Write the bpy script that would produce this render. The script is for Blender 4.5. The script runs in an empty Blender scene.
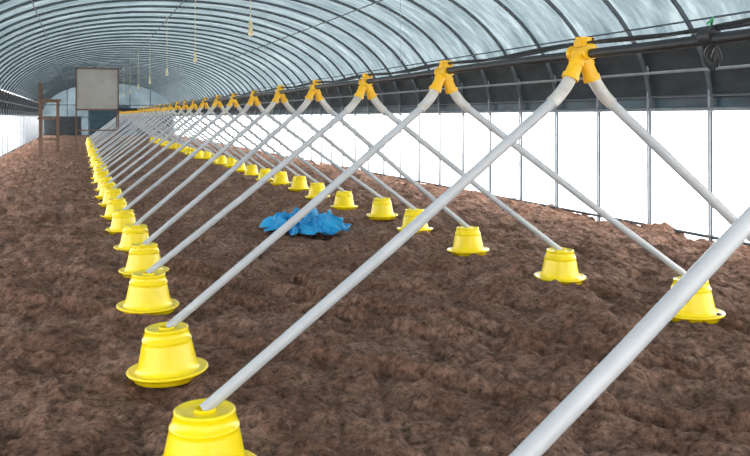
import bpy, math, random
import numpy as np
from mathutils import Vector, Matrix
random.seed(4); rng=np.random.RandomState(7)
H=1.4
TH=math.atan(295/800)
sc=bpy.context.scene
sc.view_settings.view_transform='Standard'

# ---------------------------------------------------------------- materials
def newmat(name):
    m=bpy.data.materials.new(name); m.use_nodes=True
    nt=m.node_tree; nt.nodes.clear()
    out=nt.nodes.new('ShaderNodeOutputMaterial')
    return m,nt,out
def noise(nt,scale,detail=4,rough=.55,vec=None,mapscale=None):
    n=nt.nodes.new('ShaderNodeTexNoise'); n.inputs['Scale'].default_value=scale
    n.inputs['Detail'].default_value=detail; n.inputs['Roughness'].default_value=rough
    tc=nt.nodes.new('ShaderNodeTexCoord')
    mp=nt.nodes.new('ShaderNodeMapping')
    if mapscale: mp.inputs['Scale'].default_value=mapscale
    nt.links.new(tc.outputs['Object'],mp.inputs['Vector'])
    nt.links.new(mp.outputs['Vector'],n.inputs['Vector'])
    return n
def ramp(nt,src,stops):
    r=nt.nodes.new('ShaderNodeValToRGB')
    e=r.color_ramp.elements
    while len(e)>len(stops): e.remove(e[-1])
    while len(e)<len(stops): e.new(.5)
    for i,(p,c) in enumerate(stops):
        e[i].position=p; e[i].color=(*c,1)
    nt.links.new(src,r.inputs['Fac']); return r
def pbr(name,col,col2=None,rough=.5,metal=0,nscale=6,bump=0,bscale=30,spec=.5,mapscale=None):
    m,nt,out=newmat(name)
    b=nt.nodes.new('ShaderNodeBsdfPrincipled')
    b.inputs['Roughness'].default_value=rough; b.inputs['Metallic'].default_value=metal
    b.inputs['Specular IOR Level'].default_value=spec
    if col2 is None: col2=tuple(c*.85 for c in col)
    n=noise(nt,nscale,mapscale=mapscale)
    r=ramp(nt,n.outputs['Fac'],[(.35,col2),(.65,col)])
    nt.links.new(r.outputs['Color'],b.inputs['Base Color'])
    if bump:
        n2=noise(nt,bscale,6); bp=nt.nodes.new('ShaderNodeBump')
        bp.inputs['Strength'].default_value=bump; bp.inputs['Distance'].default_value=.02
        nt.links.new(n2.outputs['Fac'],bp.inputs['Height']); nt.links.new(bp.outputs['Normal'],b.inputs['Normal'])
    nt.links.new(b.outputs['BSDF'],out.inputs['Surface'])
    return m
M_yel=pbr('yellow_plastic',(1.0,.78,.003),(.97,.73,.002),rough=.25,nscale=3,spec=.5)
M_yel2=pbr('amber_plastic',(.92,.55,.01),(.80,.42,.008),rough=.35,nscale=8)
M_pipe=pbr('grey_pvc',(.52,.54,.57),(.45,.47,.50),rough=.25,nscale=5)
M_elbow=pbr('white_hose',(.64,.63,.60),(.46,.45,.42),rough=.35,nscale=12)
M_black=pbr('black_plastic',(.018,.019,.022),(.01,.01,.012),rough=.5)
M_steel=pbr('galvanised_steel',(.095,.125,.145),(.065,.088,.104),rough=.5,metal=.2,nscale=4)
M_steeld=pbr('galvanised_steel_purlin',(.11,.14,.165),(.08,.105,.13),rough=.5,metal=.2)
M_post=pbr('post_steel',(.30,.33,.36),(.22,.25,.28),rough=.5,metal=.2)
M_wood=pbr('weathered_wood',(.20,.125,.085),(.11,.07,.05),rough=.8,nscale=10,mapscale=(1,1,.1))
M_box=pbr('beige_panel',(.40,.385,.36),(.33,.315,.29),rough=.6,nscale=2)
M_blue=pbr('blue_polythene',(.02,.36,.70),(.012,.26,.58),rough=.4,nscale=5,spec=.45)
M_green=pbr('green_twine',(.03,.30,.12),rough=.6)
M_glass=pbr('frosted_bulb',(.75,.66,.38),rough=.3)
M_dark=pbr('dark_insulation_quilt',(.030,.042,.050),(.012,.018,.024),rough=.65,nscale=2.2,bump=.6,bscale=5,mapscale=(1,1,3))
M_bluestrip=pbr('teal_film',(.03,.08,.11),(.015,.04,.06),rough=.35,nscale=2)

def film(name,c1,c2,scale,ms,gloss=.12,bump=.5,bscale=3):
    m,nt,out=newmat(name)
    tr=nt.nodes.new('ShaderNodeBsdfTranslucent'); gl=nt.nodes.new('ShaderNodeBsdfGlossy')
    gl.inputs['Roughness'].default_value=.3; gl.inputs['Color'].default_value=(.8,.88,.92,1)
    mx=nt.nodes.new('ShaderNodeMixShader'); mx.inputs['Fac'].default_value=gloss
    n=noise(nt,scale,6,.65,mapscale=ms)
    r=ramp(nt,n.outputs['Fac'],[(.3,c1),(.52,tuple((a*.6+b*.4) for a,b in zip(c1,c2))),(.72,c2)])
    nt.links.new(r.outputs['Color'],tr.inputs['Color'])
    n2=noise(nt,bscale,4,.6,mapscale=ms); bp=nt.nodes.new('ShaderNodeBump')
    bp.inputs['Strength'].default_value=bump; bp.inputs['Distance'].default_value=.08
    nt.links.new(n2.outputs['Fac'],bp.inputs['Height'])
    nt.links.new(bp.outputs['Normal'],gl.inputs['Normal'])
    nt.links.new(tr.outputs[0],mx.inputs[1]); nt.links.new(gl.outputs[0],mx.inputs[2])
    nt.links.new(mx.outputs[0],out.inputs['Surface'])
    return m
M_roof=film('greenhouse_film',(.024,.035,.041),(.088,.108,.117),2.2,(.5,2.2,.8),gloss=.05,bump=1)
M_curt=film('white_side_curtain',(.55,.55,.55),(.63,.63,.63),1.0,(1,1,.3),gloss=.02)
M_end=film('end_film',(.020,.028,.033),(.05,.065,.072),.7,(1,1,1),gloss=.03)
M_front=film('front_film',(.38,.38,.37),(.46,.46,.45),.7,(1,1,1),gloss=.02)

# soil
m,nt,out=newmat('brown_litter_soil'); M_soil=m
b=nt.nodes.new('ShaderNodeBsdfPrincipled'); b.inputs['Roughness'].default_value=.9; b.inputs['Specular IOR Level'].default_value=.15
n1=noise(nt,1.6,7,.7); n2=noise(nt,22,9,.82)
r1=ramp(nt,n1.outputs['Fac'],[(.32,(.225,.118,.080)),(.5,(.33,.19,.135)),(.68,(.50,.315,.235))])
r2=ramp(nt,n2.outputs['Fac'],[(.36,(.20,.17,.16)),(.49,(.80,.78,.77)),(.62,(1.5,1.5,1.5))])
mx=nt.nodes.new('ShaderNodeMix'); mx.data_type='RGBA'; mx.blend_type='MULTIPLY'; mx.inputs['Factor'].default_value=1
nt.links.new(r1.outputs[0],mx.inputs['A']); nt.links.new(r2.outputs[0],mx.inputs['B'])
nt.links.new(mx.outputs['Result'],b.inputs['Base Color'])
n3=noise(nt,28,9,.8); bp=nt.nodes.new('ShaderNodeBump'); bp.inputs['Strength'].default_value=1; bp.inputs['Distance'].default_value=.05
nt.links.new(n3.outputs['Fac'],bp.inputs['Height']); nt.links.new(bp.outputs['Normal'],b.inputs['Normal'])
nt.links.new(b.outputs[0],out.inputs['Surface'])

# ---------------------------------------------------------------- mesh builder
class MB:
    def __init__(s): s.v=[]; s.f=[]; s.mi=[]; s.mats=[]
    def m(s,mat):
        if mat not in s.mats: s.mats.append(mat)
        return s.mats.index(mat)
    def tube(s,pts,r,mat,n=12,caps=True,closed=False):
        k=s.m(mat); pts=[Vector(p) for p in pts]; N=len(pts)
        rs=r if isinstance(r,(list,tuple)) else [r]*N
        base=len(s.v); ref=None
        for i,p in enumerate(pts):
            t=(pts[min(i+1,N-1)]-pts[max(i-1,0)]).normalized()
            if ref is None:
                a=Vector((0,0,1)) if abs(t.z)<.9 else Vector((0,1,0))
                ref=t.cross(a).normalized()
            ref=(ref-t*ref.dot(t)).normalized(); bb=t.cross(ref)
            for j in range(n):
                a=2*math.pi*j/n
                s.v.append(tuple(p+(ref*math.cos(a)+bb*math.sin(a))*rs[i]))
        for i in range(N-1):
            for j in range(n):
                a=base+i*n+j; c=base+i*n+(j+1)%n
                s.f.append((a,c,c+n,a+n)); s.mi.append(k)
        if caps:
            s.f.append(tuple(base+j for j in range(n))[::-1]); s.mi.append(k)
            s.f.append(tuple(base+(N-1)*n+j for j in range(n))); s.mi.append(k)
    def box(s,c,d,mat,rot=None):
        k=s.m(mat); base=len(s.v)
        for x in(-1,1):
            for y in(-1,1):
                for z in(-1,1):
                    v=Vector((x*d[0]/2,y*d[1]/2,z*d[2]/2))
                    if rot: v=rot@v
                    s.v.append(tuple(v+Vector(c)))
        for q in((0,1,3,2),(4,6,7,5),(0,4,5,1),(2,3,7,6),(0,2,6,4),(1,5,7,3)):
            s.f.append(tuple(base+i for i in q)); s.mi.append(k)
    def lathe(s,prof,mat,n=40,c=(0,0,0)):
        k=s.m(mat); base=len(s.v)
        for (r,z) in prof:
            for j in range(n):
                a=2*math.pi*j/n; s.v.append((c[0]+r*math.cos(a),c[1]+r*math.sin(a),c[2]+z))
        for i in range(len(prof)-1):
            for j in range(n):
                a=base+i*n+j; d=base+i*n+(j+1)%n
                s.f.append((a,d,d+n,a+n)); s.mi.append(k)
    def mesh(s,name,smooth=True,angle=40):
        me=bpy.data.meshes.new(name); me.from_pydata(s.v,[],s.f)
        for mm in s.mats: me.materials.append(mm)
        me.polygons.foreach_set('material_index',s.mi); me.update()
        if smooth:
            me.shade_smooth()
            try: me.set_sharp_from_angle(angle=math.radians(angle))
            except Exception: pass
        return me
def obj(name,me,parent=None,loc=(0,0,0),rot=None):
    o=bpy.data.objects.new(name,me); sc.collection.objects.link(o); o.location=loc
    if rot: o.rotation_euler=rot
    if parent: o.parent=parent
    return o
def empty(name,loc=(0,0,0)):
    o=bpy.data.objects.new(name,None); sc.collection.objects.link(o); o.location=loc; o.empty_display_size=.2; return o
def bez(p0,p1,p2,n=8):
    p0,p1,p2=map(Vector,(p0,p1,p2))
    return [p0*(1-t)**2+p1*2*t*(1-t)+p2*t*t for t in [i/n for i in range(n+1)]]

# ---------------------------------------------------------------- dims
XL,XR=-1.88*H,4.88*H; XC=(XL+XR)/2; HW=(XR-XL)/2
Y0,Y1=-2.5,64.0
ZC=1.49                       # curtain top
ZS=1.4; ZT=3.95; P=2.2
def arch_z(x):
    q=min(1,abs((x-XC)/HW)); return ZS+(ZT-ZS)*(1-q**P)**(1/P)
def arch_pts(n,off=0):
    out=[]
    for i in range(n+1):
        a=math.pi*i/n
        c,s_=math.cos(a),math.sin(a)
        x=XC-(HW+off)*math.copysign(abs(c)**(2/P),c); z=ZS+(ZT-ZS+off)*abs(s_)**(2/P)
        out.append((x,z))
    return out

# ---------------------------------------------------------------- floor (uneven litter)
def vnoise(x,y,s,seed):
    r=np.random.RandomState(seed); T=r.rand(256,256)
    x=x/s+37.3; y=y/s+91.7
    xi=np.floor(x).astype(int); yi=np.floor(y).astype(int); fx=x-xi; fy=y-yi
    fx=fx*fx*(3-2*fx); fy=fy*fy*(3-2*fy)
    g=lambda a,b:T[a%256,b%256]
    return (g(xi,yi)*(1-fx)+g(xi+1,yi)*fx)*(1-fy)+(g(xi,yi+1)*(1-fx)+g(xi+1,yi+1)*fx)*fy-.5
def bil(x,y,s,seed):
    c,s_=math.cos(seed),math.sin(seed)
    return np.abs(vnoise(x*c-y*s_,x*s_+y*c,s,seed))*2-.35
def ground(x,y):
    wx=x+.15*vnoise(x,y,.4,11)+.05*vnoise(x,y,.13,13); wy=y+.15*vnoise(x,y,.4,12)+.05*vnoise(x,y,.13,14)
    z=.07*vnoise(wx,wy,1.3,1)+.08*vnoise(wx,wy,.45,2)+.05*bil(wx,wy,.30,3)+.040*bil(wx,wy,.14,4)+.028*bil(x,y,.07,5)+.016*vnoise(x,y,.035,7)
    d=vnoise(wx*1.3,wy,.26,6); z=z-.22*np.clip(d-.15,0,1)
    for (x0,y0,sl,sd) in((2.6,4.2,.75,8),(3.3,5,.9,9),(2.0,5.6,.6,10),(1.2,4.6,.8,15)):
        t=(x-x0)+(y-y0)*sl+.25*vnoise(x,y,.8,sd)
        z=z-.09*np.exp(-(t/.05)**2)*(y<8)*(y>2)+.035*np.exp(-((t-.12)/.06)**2)*(y<8)*(y>2)
    return z
ys=[Y0]
while ys[-1]<Y1:
    y=ys[-1]; ys.append(y+(.06 if y<1.6 else max(.014,.0055*y)))
ys=np.array(ys); xs=np.linspace(XL-.02,XR+.02,640)
GX,GY=np.meshgrid(xs,ys); GZ=ground(GX,GY)
V=np.stack([GX.ravel(),GY.ravel(),GZ.ravel()],1)
nx,ny=len(xs),len(ys)
idx=np.arange(nx*ny).reshape(ny,nx)
F=np.stack([idx[:-1,:-1].ravel(),idx[:-1,1:].ravel(),idx[1:,1:].ravel(),idx[1:,:-1].ravel()],1)
me=bpy.data.meshes.new('floor'); me.vertices.add(len(V)); me.vertices.foreach_set('co',V.ravel())
me.loops.add(F.size); me.loops.foreach_set('vertex_index',F.ravel().astype(np.int32))
me.polygons.add(len(F)); me.polygons.foreach_set('loop_start',np.arange(0,F.size,4,dtype=np.int32))
me.update(calc_edges=True); me.shade_smooth(); me.materials.append(M_soil)
obj('floor',me)
def gz(x,y):
    a=np.linspace(0,2*math.pi,12,endpoint=False)
    return float(np.mean(ground(x+.15*np.cos(a),y+.15*np.sin(a))))

# ---------------------------------------------------------------- roof film
b_=MB(); k=b_.m(M_roof); ap=arch_pts(48,.03)
rib_s=.754*H
ribY=[]; y=Y0+.3
while y<Y1: ribY.append(y); y+=rib_s
yy=[Y0]
for i in range(len(ribY)): 
    yy.append(ribY[i]); 
    for t in(.25,.5,.75):
        if ribY[i]+rib_s*t<Y1: yy.append(ribY[i]+rib_s*t)
yy.append(Y1)
yy=sorted(set(yy))
sel=[p for p in ap if p[1]>=2.2]
n=len(sel)
for y in yy:
    ph=((y-ribY[0])/rib_s)%1; bul=-.045*math.sin(math.pi*ph)
    for (x,z) in sel:
        dx,dz=(x-XC)/HW,(z-ZS)/(ZT-ZS); L=math.hypot(dx,dz)
        w=bul+random.uniform(-.008,.008)
        b_.v.append((x+dx/L*w, y, z+dz/L*w))
for i in range(len(yy)-1):
    for j in range(n-1):
        a=i*n+j; b_.f.append((a,a+1,a+1+n,a+n)); b_.mi.append(k)
obj('ceiling',b_.mesh('ceiling',angle=180))

b_=MB(); rp=arch_pts(40,-.01)
for y in ribY:
    pts=[(XL+.01,y,-.1)]+[(x,y,z) for x,z in rp]+[(XR-.01,y,-.1)]
    b_.tube(pts,[.015 if p[2]<1.5 else .028 for p in pts],M_steel,n=8)
for q in (-.93,-.62,0,.62,.93):
    x=XC+HW*q*.99; z=arch_z(x)-.045
    b_.tube([(x,Y0,z),(x,Y1,z)],.012,M_steeld,n=6)
obj('greenhouse_hoop_frame',b_.mesh('hoops'))

# side walls
def side(name,X,sgn):
    r=empty(name)
    b=MB(); k=b.m(M_curt); yv=np.arange(Y0,Y1+.1,.13); zs=[-.12,.35,.7,1.05,ZC+.02]
    for y in yv:
        for z in zs: b.v.append((X+sgn*(.03+.012*math.sin(y*5.1+z)+.01*random.random()),y,z))
    for i in range(len(yv)-1):
        for j in range(4):
            a=i*5+j; b.f.append((a,a+1,a+6,a+5)); b.mi.append(k)
    obj('curtain',b.mesh('curtain',angle=180),r)
    b=MB(); k=b.m(M_dark); k2=b.m(M_bluestrip)
    zz=[ZC,1.56,1.62,1.72,1.85,2.0,2.12,2.28]
    for y in yv:
        for z in zz:
            q=max(0,(z-ZS)/(ZT-ZS)); xx=HW*(1-q**P)**(1/P)
            b.v.append((XC+sgn*(xx+.035+.02*random.random()),y,z))
    n=len(zz)
    for i in range(len(yv)-1):
        for j in range(n-1):
            a=i*n+j; b.f.append((a,a+1,a+n+1,a+n)); b.mi.append(k2 if j<2 else k)
    obj('insulation_band',b.mesh('band',angle=180),r)
    b=MB()
    for z,rr,mt in((ZC,.022,M_post),(1.65,.012,M_steeld),(1.95,.018,M_post),(2.25,.022,M_black),(.02,.02,M_steel)):
        q=max(0,(z-ZS)/(ZT-ZS)); xx=HW*(1-q**P)**(1/P)
        b.tube([(XC+sgn*(xx-.03),Y0,z),(XC+sgn*(xx-.03),Y1,z)],rr,mt,n=8)
    obj('rails',b.mesh('rails'),r)
    b=MB()
    for i,y in enumerate(ribY):
        b.tube([(X-sgn*.04,y,-.1),(X-sgn*.05,y,2.1)],.015,M_post,n=8)
    obj('posts',b.mesh('posts'),r)
side('wall_right',XR,1); side('wall_left',XL,-1)

def endw(name,Y):
    r=empty(name)
    b=MB(); k=b.m(M_end if Y>0 else M_front); ap=arch_pts(40,.03)
    pts=[(XL-.03,-.1)]+ap+[(XR+.03,-.1)]
    b.v=[(x,Y,z) for x,z in pts]; b.f=[tuple(range(len(pts)))]; b.mi=[k]
    obj('gable_film',b.mesh('g',False),r)
    b=MB(); s=-1 if Y>0 else 1
    for x in(XC-3,XC-1.5,XC+1.5,XC+3): b.tube([(x,Y+s*.04,-.1),(x,Y+s*.04,arch_z(x))],.03,M_steel,n=8)
    for z in(1.4,2.3): b.tube([(XL+.1,Y+s*.04,z),(XR-.1,Y+s*.04,z)],.03,M_steel,n=8)
    if Y>0:
        b.box((XC,Y+s*.06,1.15),(2.9,.05,2.3),M_bluestrip)
        b.box((XC-3.3,Y+s*.05,.7),(2.6,.05,1.5),M_dark); b.box((XC+3.3,Y+s*.05,.7),(2.6,.05,1.5),M_dark)
    obj('gable_frame',b.mesh('gf'),r)
endw('wall_back',Y1); endw('wall_front',Y0)

# ---------------------------------------------------------------- poultry feeders
fb=MB()
prof=[(0,.0),(.165,0),(.178,.004),(.186,.016),(.194,.030),(.206,.037),(.215,.042),(.218,.049),(.215,.055),(.205,.056),(.190,.050),(.176,.048),(.166,.054),(.160,.068),
 (.153,.095),(.142,.15),(.133,.195),(.1305,.208),(.132,.211),(.132,.217),(.127,.220),(.114,.262),(.116,.266),(.115,.274),(.109,.278),(.098,.274),(.090,.268),(.05,.269),(0,.270)]
fb.lathe(prof,M_yel,56)
fb.lathe([(.044,.264),(.042,.280),(.036,.280),(.034,.266)],M_yel,24)
feeder=fb.mesh('poultry_feeder',angle=60)

XLf,XRg,XRf=.325*H,1.505*H,2.74*H
S=1.031*H; YB=2.17*H
ZL=1.20*H
jl={0:(-.12,-.05),1:(-.015,.03),2:(-.005,.0),3:(.0,.0),4:(.08,.04),5:(.09,-.02),6:(.05,.03)}
jr={2:(.15,-.03),3:(.01,-.06),4:(-.10,.0),5:(-.09,-.03),6:(.05,0)}
t=MB()
t.tube([(0,-.075,0),(0,.075,0)],.034,M_yel2,n=20)
t.tube([(0,-.085,0),(0,-.060,0)],.042,M_yel2,n=20); t.tube([(0,.060,0),(0,.085,0)],.042,M_yel2,n=20)
t.box((0,0,.045),(.030,.11,.05),M_yel2); t.box((.018,0,.074),(.085,.04,.016),M_yel2)
t.box((.052,0,.055),(.014,.04,.05),M_yel2); t.box((-.02,0,.055),(.010,.05,.05),M_yel2)
t.box((0,0,-.03),(.075,.09,.055),M_yel2)
for s in(-1,1):
    t.tube([(s*.010,0,-.015),(s*.036,0,-.07),(s*.066,0,-.135)],[.034,.037,.041],M_yel2,n=16)
    t.tube([(s*.060,0,-.120),(s*.070,0,-.142)],[.046,.046],M_yel2,n=16)
    t.tube([(s*.028,0,-.05),(s*.034,0,-.065)],[.042,.042],M_yel2,n=16)
    t.box((s*.052,0,-.045),(.012,.03,.06),M_yel2,Matrix.Rotation(s*-.4,3,'Y'))
K=.85
t.v=[(x*K,y*K,z*K) for x,y,z in t.v]
tee=t.mesh('pipe_tee_fitting')

NJ=32
for i in range(NJ):
    Y=YB+(i-1)*S-(.06 if i==0 else 0)
    zl=ZL+.008*math.sin(i*1.7)
    obj('pipe_tee_fitting',tee,loc=(XRg,Y,zl),rot=(0,random.uniform(-.1,.1),0))
    p=MB(); T=Vector((XRg,Y,zl))
    for s,XF in((-1,XLf),(1,XRf)):
        J=jl if s<0 else jr
        dx,dy=J[i] if i in J else (random.uniform(-.04,.04),random.uniform(-.05,.05))
        fx,fy=XF+dx,Y+dy
        g=max(gz(fx,fy)-.004,-.02)
        obj('poultry_feeder',feeder,loc=(fx,fy,g),rot=(random.uniform(-.03,.03),random.uniform(-.03,.03),random.uniform(0,6)))
        end=Vector((fx,fy,g+.272)) 
        a=T+Vector((s*.052,0,-.10)); c=T+Vector((s*.095,0,-.178))
        dirv=(end-c).normalized(); d=c+dirv*.08
        el=bez(a,c,d,8); p.tube(el,.029,M_elbow,n=14)
        p.tube([d-dirv*.02,d+(end-d)*.5+Vector((0,0,-.012)),end],.0235,M_pipe,n=16)
    obj('feed_drop_pipe',p.mesh('feed_drop_pipe'))

# feed line
fl=empty('feed_line')
b=MB(); pts=[(XRg,y,ZL+.004*math.sin(y*2)) for y in np.arange(Y0+.1,YB+(NJ)*S,.5)]
b.tube(pts,.021,M_black,n=12); obj('auger_tube',b.mesh('auger_tube'),fl)
b=MB()
for off,r,ph in((.02,.009,0),(.005,.007,1.4)):
    pts=[(XRg+off+.005*math.sin(y*3+ph),y,ZL+.038+.009*math.sin(y*math.pi*2/S+ph)+off*.4) for y in np.arange(Y0+.1,YB+NJ*S,.12)]
    b.tube(pts,r,M_black,n=6)
obj('power_cable',b.mesh('power_cable'),fl)
b=MB()
for i in range(1,NJ,3):
    y=YB+(i+.5)*S; b.tube([(XRg,y,ZL),(XRg,y,arch_z(XRg)-.03)],.002,M_post,n=5)
obj('suspension_wires',b.mesh('suspension_wires'),fl)
b=MB(); yb=1.62*H
for kx in range(3):
    pts=[(XRg+.03+.01*math.sin(a*2+kx),yb+.022*math.sin(a)*(1+.2*kx)+.01*kx,ZL-.01-.04*(1+.12*kx)*(1-math.cos(a))) for a in [2*math.pi*j/20 for j in range(21)]]
    b.tube(pts,.005,M_black,n=6)
b.tube([(XRg,yb-.03,ZL+.01),(XRg,yb+.03,ZL+.01)],.030,M_black,n=12)
b.tube([(XRg+.01,yb,ZL+.03),(XRg+.02,yb+.01,ZL+.05),(XRg+.0,yb-.02,ZL+.07),(XRg-.01,yb,ZL+.05)],.005,M_green,n=6)
obj('cable_bundle',b.mesh('cable_bundle'),fl)

# ---------------------------------------------------------------- hanging lamps
for i in range(9):
    y=(7.3-.5)/.938*H+i*3.75*H
    b=MB(); top=arch_z(XRg)-.03-2.5
    b.tube([(0,0,.09),(0,0,top)],.006,M_glass,n=6)
    b.lathe([(0,.13),(.020,.128),(.026,.06),(.026,.03),(.02,.03)],M_glass,16)
    b.lathe([(.020,.035),(.033,.0),(.037,-.03),(.027,-.06),(0,-.07)],M_glass,16)
    obj('hanging_lamp',b.mesh('hanging_lamp'),loc=(XRg-.06,y,2.5))

# ---------------------------------------------------------------- hopper
hy=23.3*H; hx=.44*H
r=empty('feed_hopper',(hx,hy,0))
b=MB(); w=1.46; zb,zt=1.68,3.22
b.box((0,-w/2,(zb+zt)/2),(w,.03,zt-zb),M_box); b.box((0,w/2,(zb+zt)/2),(w,.03,zt-zb),M_box)
b.box((-w/2,0,(zb+zt)/2),(.03,w,zt-zb),M_box); b.box((w/2,0,(zb+zt)/2),(.03,w,zt-zb),M_box)
b.box((0,0,zb+.02),(w,w,.03),M_box)
obj('bin',b.mesh('bin',False),r)
b=MB()
for z in(zb,zt):
    for s in(-1,1):
        b.box((0,s*(w/2+.02),z),(w+.08,.05,.05),M_wood); b.box((s*(w/2+.02),0,z),(.05,w+.08,.05),M_wood)
for sx in(-1,1):
    for sy in(-1,1):
        b.box((sx*(w/2+.02),sy*(w/2+.02),zt/2),(.05,.05,zt),M_wood)
b.box((0,-w/2-.01,.9),(w,.04,.05),M_wood)
obj('stand',b.mesh('stand',False),r)
b=MB(); b.tube([(w/2-.1,0,zb+.1),(w/2+.2,0,zb),(XRg-hx-.1,0,ZL+.02),(XRg-hx,0,ZL+.02)],.05,M_black); obj('outlet_tube',b.mesh('outlet'),r)
b=MB(); fx0=-1.02*H; 
b.box((0,0,1.33),(.10,.10,2.78),M_wood); b.box((.62,0,1.0),(.09,.09,2.1),M_wood); b.box((.62,.9,1.0),(.09,.09,2.1),M_wood); b.box((0,.9,1.33),(.10,.10,2.78),M_wood)
for z in(.55,1.35,2.0): b.box((.31,-.06,z),(.8,.04,.09),M_wood)
for z in(.55,2.0): b.box((0,.45,z),(.04,1.0,.08),M_wood)
b.box((.31,.45,2.06),(.85,1.1,.04),M_wood)
obj('timber_rack',b.mesh('timber_rack',False),loc=(fx0,hy+.4,0))

# ---------------------------------------------------------------- crumpled blue sheet (polar heap)
nr,na=90,240
R_,A_=np.meshgrid(np.linspace(0,1,nr),np.linspace(0,2*math.pi,na,endpoint=False),indexing='ij')
U=R_*np.cos(A_); W=R_*np.sin(A_)
def fold(s,sd,wq=.35):
    q=vnoise(U+wq*vnoise(U,W,.45,sd+50),W+wq*vnoise(U,W,.45,sd+70),s,sd); return 1-np.abs(q)*4
edge=1+.55*vnoise(np.cos(A_)*1.0,np.sin(A_)*1.0,.45,35)+.35*vnoise(np.cos(A_),np.sin(A_),.18,33)
env=np.clip(1-R_**2.4,0,1)
lob=np.exp(-(((U-.05)/.24)**2+((W-.15)/.40)**2))*1.0+np.exp(-(((U-.62)/.22)**2+((W+.2)/.40)**2))*.55+np.exp(-(((U+.60)/.22)**2+((W)/.40)**2))*.8
z=env**.8*(.0+.20*lob+.085*fold(.55,43,.7)+.085*fold(.26,44,.5)+.045*fold(.13,45))+.025*fold(.16,27)*(R_>.02)+.035
z=np.clip(z,.010,None)
px=U*.47*edge+.14*vnoise(U,W,.25,28)+.05*vnoise(U,W,.1,38); py=W*.46*edge+.14*vnoise(U,W,.25,29)+.05*vnoise(U,W,.1,39)
b=MB(); k=b.m(M_blue)
b.v=[(float(a),float(c),float(d)) for a,c,d in zip(px.ravel(),py.ravel(),z.ravel())]
for i in range(nr-1):
    for j in range(na):
        a=i*na+j; c=i*na+(j+1)%na
        b.f.append((a,a+na,c+na,c)); b.mi.append(k)
tx=1.86*H; ty=(6.95-1.9*.345)/.938*H
obj('blue_plastic_sheet',b.mesh('blue_plastic_sheet',angle=25),loc=(tx,ty,0.01),rot=(0,0,-.35))

# ---------------------------------------------------------------- world, sun
w=bpy.data.worlds.new('overcast'); sc.world=w; w.use_nodes=True
nt=w.node_tree; bg=nt.nodes['Background']; bg.inputs[0].default_value=(1,.985,.97,1); bg.inputs[1].default_value=8.2
sd=bpy.data.lights.new('sun','SUN'); sd.energy=6; sd.angle=math.radians(12); sd.color=(1,.95,.88)
so=bpy.data.objects.new('sun',sd); sc.collection.objects.link(so); so.rotation_euler=(math.radians(10),math.radians(55),0); so.location=(20,10,20)

# ---------------------------------------------------------------- camera
cd=bpy.data.cameras.new('camera'); cam=bpy.data.objects.new('camera',cd); sc.collection.objects.link(cam)
cd.sensor_width=36; cd.lens=800/750*36; cd.shift_y=-(228-117)/750; cd.clip_end=300; cd.clip_start=.05
cam.location=(0,0,H); cam.rotation_euler=(math.radians(90),0,-TH)
sc.camera=cam
